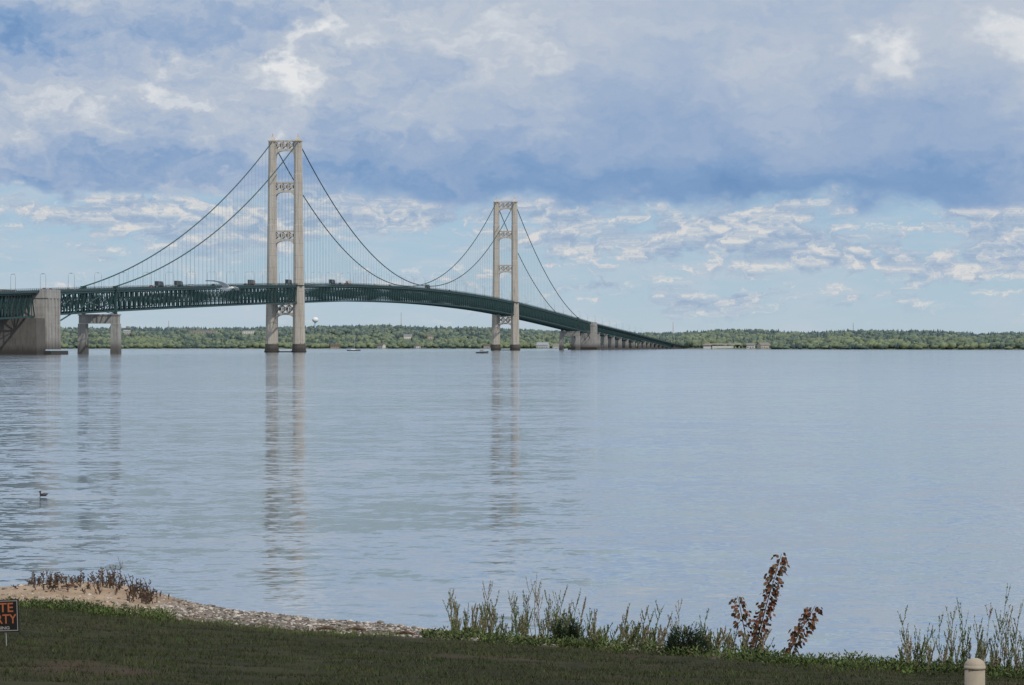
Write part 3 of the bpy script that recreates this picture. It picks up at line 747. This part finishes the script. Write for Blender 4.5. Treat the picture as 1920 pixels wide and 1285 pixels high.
sp+=[(rng.uniform(1685,1990),rng.uniform(45,46.6),rng.uniform(.15,.6),rng.normal(.05,.12)) for _ in range(66)]
cluster('tall_weeds',sp)
def sapling(stems,name='brown_leaf_sapling'):
    a=MB()
    for px0,d_,h,lx,den,q0 in stems:
        x_=(px0-960)/F*d_;z=gz(x_,d_);n=14
        pts=[Vector((x_+lx*(i/n)**1.1,d_+.02*math.sin(i),z+h*i/n)) for i in range(n+1)]
        a.tube(pts,[.012*(1-.7*i/n) for i in range(n+1)],5,(.07,.045,.03))
        for i in range(n):
            for k in range(den):
                q=(i+rng.random())/n
                if q<q0:continue
                p=pts[i].lerp(pts[i+1],rng.random());sg=rng.choice([-1,1]);r=.05+.065*math.sin(min(1,q)*2.6)
                o=Vector((sg*rng.uniform(.1,1.2),rng.normal(0,.7),rng.uniform(-.7,.3)));tip=p+o.normalized()*r*rng.uniform(.2,1.25)
                f=rng.uniform(.5,1.4);c_=(.14*f,.062*f,.034*f) if rng.random()<.75 else (.10*f,.08*f,.04*f)
                leaf(a,tip,Vector((sg*.6,rng.normal(0,.5),-.7)),rng.uniform(.05,.085),.027,c_)
    a.obj(name,M_leaf)
sapling([(1412,50.3,1.52,.42,34,.10),(1405,50.3,.90,-.17,14,.42)]);sapling([(1474,49.2,.78,.42,20,.12)])
def bush(px,d_,w_,h,col,name,n=1500,L=.05):
    a=MB();x_=(px-960)/F*d_;z=gz(x_,d_)
    for k in range(7): 
        q=k*.9;a.tube([Vector((x_,d_,z-.02)),Vector((x_+math.cos(q)*w_*.3,d_+math.sin(q)*w_*.3,z+h*.6))],[.01,.004],4,(.05,.035,.02))
    for _ in range(n):
        th=rng.uniform(0,6.28);ph=rng.random();r=rng.random()**.35
        lump=1+.22*math.sin(th*3+px)+.15*math.sin(th*7)
        p=Vector((x_+math.cos(th)*w_*.5*r*lump*math.sqrt(1-ph*ph*.8),d_+math.sin(th)*w_*.5*r*lump*math.sqrt(1-ph*ph*.8),z+h*ph*r*(1+.15*math.sin(th*5))))
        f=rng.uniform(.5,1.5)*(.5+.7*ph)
        leaf(a,p,Vector((math.cos(th),math.sin(th),.9+rng.normal(0,.4))),L*rng.uniform(.6,1.3),L*.14,tuple(c*f for c in col))
    a.obj(name,M_leaf)
bush(1062,50.8,.46,.38,(.018,.036,.013),'juniper_bush',2600);bush(1284,48.8,.60,.40,(.018,.036,.013),'juniper_bush',3100)
a=MB()
for _ in range(560):
    px=rng.choice([rng.uniform(20,320),rng.uniform(780,1150),rng.uniform(1150,1980),rng.uniform(1400,1980)])
    X=(px-960)/F*50;Y=ygr(X)+rng.normal(-.2,.6);X=(px-960)/F*Y
    z=gz(X,Y);c0=[(.075,.11,.025),(.055,.08,.02),(.09,.12,.038),(.036,.055,.016)][int(rng.integers(4))]
    R=rng.uniform(.06,.2)
    for k in range(30):
        th=rng.uniform(0,6.28);p=Vector((X+math.cos(th)*R*rng.random(),Y+math.sin(th)*R*rng.random(),z+rng.random()*R*.8));f=rng.uniform(.6,1.4)
        leaf(a,p,Vector((math.cos(th),math.sin(th),rng.uniform(.3,1.6))),rng.uniform(.03,.08),.011,tuple(c*f for c in c0))
a.obj('bank_groundcover',M_leaf)
a=MB()
for _ in range(150):
    px=rng.choice([rng.normal(85,22),rng.normal(190,30),rng.normal(262,16),rng.uniform(50,290)]);d_=rng.uniform(63.0,65.5) if px<240 else rng.uniform(61.5,64)
    x_=(px-960)/F*d_;z=gz(x_,d_);h=rng.uniform(.06,.30)*(1.15 if 170<px<285 else .8);f=rng.uniform(.6,1.3);c0=(.08*f,.052*f,.036*f)
    lx=rng.normal(0,.08);pts=[Vector((x_,d_,z)),Vector((x_+lx*.5,d_,z+h*.5)),Vector((x_+lx,d_,z+h))]
    a.tube(pts,[.009,.007,.003],4,c0)
    for k in range(12):
        q=rng.uniform(.1,1);p=pts[0].lerp(pts[2],q);leaf(a,p,Vector((rng.normal(),rng.normal(),.8)),rng.uniform(.04,.07),.012,c0)
for px,h in ((222,.55),(85,.28),(300,.14),(316,.12),(95,.2)):
    weed(a,(px-960)/F*64.0,64.0,h,.08,(.10,.07,.05),.7,.004,.02)
a.obj('dry_shrubs',M_leaf)
a=MB()
for px,d_ in ((668,53.6),(612,53.9),(130,63.5),(760,52.3)):
    x_=(px-960)/F*d_;z=gz(x_,d_)+.03;th=rng.uniform(-.4,.4)
    a.tube([Vector((x_-.16*math.cos(th),d_-.16*math.sin(th),z)),Vector((x_,d_,z+.03)),Vector((x_+.16*math.cos(th),d_+.16*math.sin(th),z))],[.02,.03,.012],6,(.10,.055,.035))
a.obj('driftwood',M_leaf)

# ------------------------------------------------------------------ private property sign
d_=42.0;wS,hS=.74,.40
sx=(36-960)/F*d_-wS/2;sz=H-(1156-649)/F*d_
e=empty('private_property_sign',(sx,d_,sz));e.rotation_euler=(0,math.radians(-2),math.radians(-4))
black=mat('sign_black',(.010,.010,.010),.5,.1,4);orange=mat('sign_orange',(.36,.11,.045),.5,.05,4);white=mat('sign_white',(.26,.25,.24),.5,.05,4)
a=MB();a.box(-wS/2,wS/2,-.004,.004,-hS/2,hS/2);a.obj('panel',black,e)
a=MB();k=.010;i_=.014
for x0,x1,z0,z1 in ((-wS/2+i_,wS/2-i_,hS/2-i_-k,hS/2-i_),(-wS/2+i_,wS/2-i_,-hS/2+i_,-hS/2+i_+k),(-wS/2+i_,-wS/2+i_+k,-hS/2+i_+k,hS/2-i_-k),(wS/2-i_-k,wS/2-i_,-hS/2+i_+k,hS/2-i_-k)): a.box(x0,x1,-.0075,-.0045,z0,z1)
a.obj('border',white,e)
def text(s_,size,z,mt,wmax):
    c=bpy.data.curves.new('t','FONT');c.body=s_;c.size=size;c.align_x='CENTER';c.align_y='CENTER';c.extrude=.0015;c.offset=.002
    o=bpy.data.objects.new('lettering_'+s_.split()[0].lower(),c);scene.collection.objects.link(o);c.materials.append(mt)
    o.parent=e;o.location=(0,-.0075,z);o.rotation_euler=(math.pi/2,0,0)
    bpy.context.view_layer.update();o.scale=(wmax/max(o.dimensions.x,.01),1,1)
text('PRIVATE',.16,.095,orange,.60);text('PROPERTY',.16,-.045,orange,.67);text('NO TRESPASSING',.05,-.150,white,.5)
a=MB()
for xx in (-.2,.2): a.tube([(xx,.012,hS/2-.05),(xx,.012,gz(sx,d_)-sz-.2)],.006,6)
a.obj('wire_stake',M_galv,e)
d_=24.0;X=(1828-960)/F*d_;zt=H-(1234-649)/F*d_;z0=gz(X,d_)-.1
def R8(r,z): return [Vector((r*math.cos(k*math.pi/12),r*math.sin(k*math.pi/12),z)) for k in range(24)]
e=empty('round_post',(X,d_,0));a=MB();r=.072
a.rings([R8(r,z0),R8(r,zt-r*.9)]);a.obj('shaft',mat('post_cream',(.31,.27,.21),.6,.12,8),e,True)
a=MB();a.rings([R8(r*1.06,zt-r*1.1),R8(r*1.06,zt-r*.8)]+[R8(max(r*1.04*math.cos(q),.002),zt-r*.8+r*.8*math.sin(q)) for q in [i*math.pi/2/8 for i in range(9)]]);a.obj('domed_cap',mat('cap_cream',(.36,.31,.24),.6,.1,8),e,True)

# ------------------------------------------------------------------ duck and gull
def ell(a,secs,col,n=14):
    a.rings([[Vector((x,ry*math.cos(k*2*math.pi/n),z+rz*math.sin(k*2*math.pi/n))) for k in range(n)] for x,z,ry,rz in secs],col)
e=empty('duck',((82-960)/F*114.5,114.5,0));a=MB()
dk=(.03,.028,.026)
ell(a,[(-.165,.03,.01,.012),(-.14,.035,.05,.04),(-.07,.035,.078,.062),(.02,.04,.082,.07),(.10,.055,.05,.045),(.16,.085,.022,.014),(.20,.10,.006,.004)],dk)
a.obj('body',M_attr,e,True)
a=MB();a.tube([(-.12,0,.05),(-.145,0,.10),(-.14,0,.145)],[.038,.026,.026],10,dk);ell(a,[(-.19,.155,.008,.008),(-.175,.158,.026,.026),(-.145,.162,.034,.035),(-.115,.162,.024,.026),(-.10,.16,.006,.006)],dk)
a.obj('neck_and_head',M_attr,e,True)
a=MB();ell(a,[(-.235,.15,.010,.003),(-.21,.151,.012,.006),(-.183,.155,.012,.012)],(.12,.09,.04),8);a.obj('bill',M_attr,e,True)
a=MB()
ell(a,[(-.07,.045,.01,.01),(-.02,.05,.05,.04),(.06,.06,.04,.03),(.14,.08,.01,.006)],(.16,.15,.14),10)
o=a.obj('folded_wings',M_attr,e,True);o.scale=(1,1.75,1)
e.scale=(.85,.85,.85)
d_=98.0;e=empty('seagull',((425-960)/F*d_,d_,H+(649-542)/F*d_))
wh=(.75,.75,.74);a=MB();ell(a,[(-.28,.01,.03,.008),(-.2,.01,.05,.018),(-.1,0,.055,.045),(.03,0,.065,.06),(.13,.015,.045,.045),(.18,.03,.04,.04),(.23,.035,.03,.03),(.255,.03,.008,.008)],wh);a.obj('body_and_head',M_attr,e,True)
a=MB();ell(a,[(.245,.028,.010,.010),(.28,.024,.008,.009),(.31,.015,.003,.003)],(.6,.4,.05),8);a.obj('bill',M_attr,e,True)
a=MB();a.add([(-.18,-.05,.012),(-.18,.05,.012),(-.36,.10,.014),(-.37,0,.014),(-.36,-.10,.014)],[(0,1,2,3,4)],wh);a.obj('tail',M_attr,e)
for sg,nm in ((-1,'wing_near'),(1,'wing_far')):
    a=MB();st=[(.0,.12,-.12,.03,(.7,.7,.7)),(.18,.14,-.10,.10,(.6,.6,.62)),(.36,.10,-.09,.12,(.55,.56,.58)),(.52,.0,-.13,.10,(.4,.41,.43)),(.64,-.10,-.18,.07,(.03,.03,.03)),(.70,-.20,-.21,.055,(.02,.02,.02))]
    for i in range(len(st)-1):
        y0,l0,r0,z0,c0=st[i];y1,l1,r1,z1,c1=st[i+1]
        a.add([(l0,sg*y0,z0),(r0,sg*y0,z0-.01),(r1,sg*y1,z1-.01),(l1,sg*y1,z1),(l0,sg*y0,z0+.014),(r0,sg*y0,z0),(r1,sg*y1,z1),(l1,sg*y1,z1+.012)],[(0,1,2,3),(4,7,6,5),(0,3,7,4),(1,5,6,2)],c1)
    a.obj(nm,M_attr,e)
e.rotation_euler=(math.radians(-14),math.radians(0),math.radians(-38))
print('done',len(bpy.data.objects))
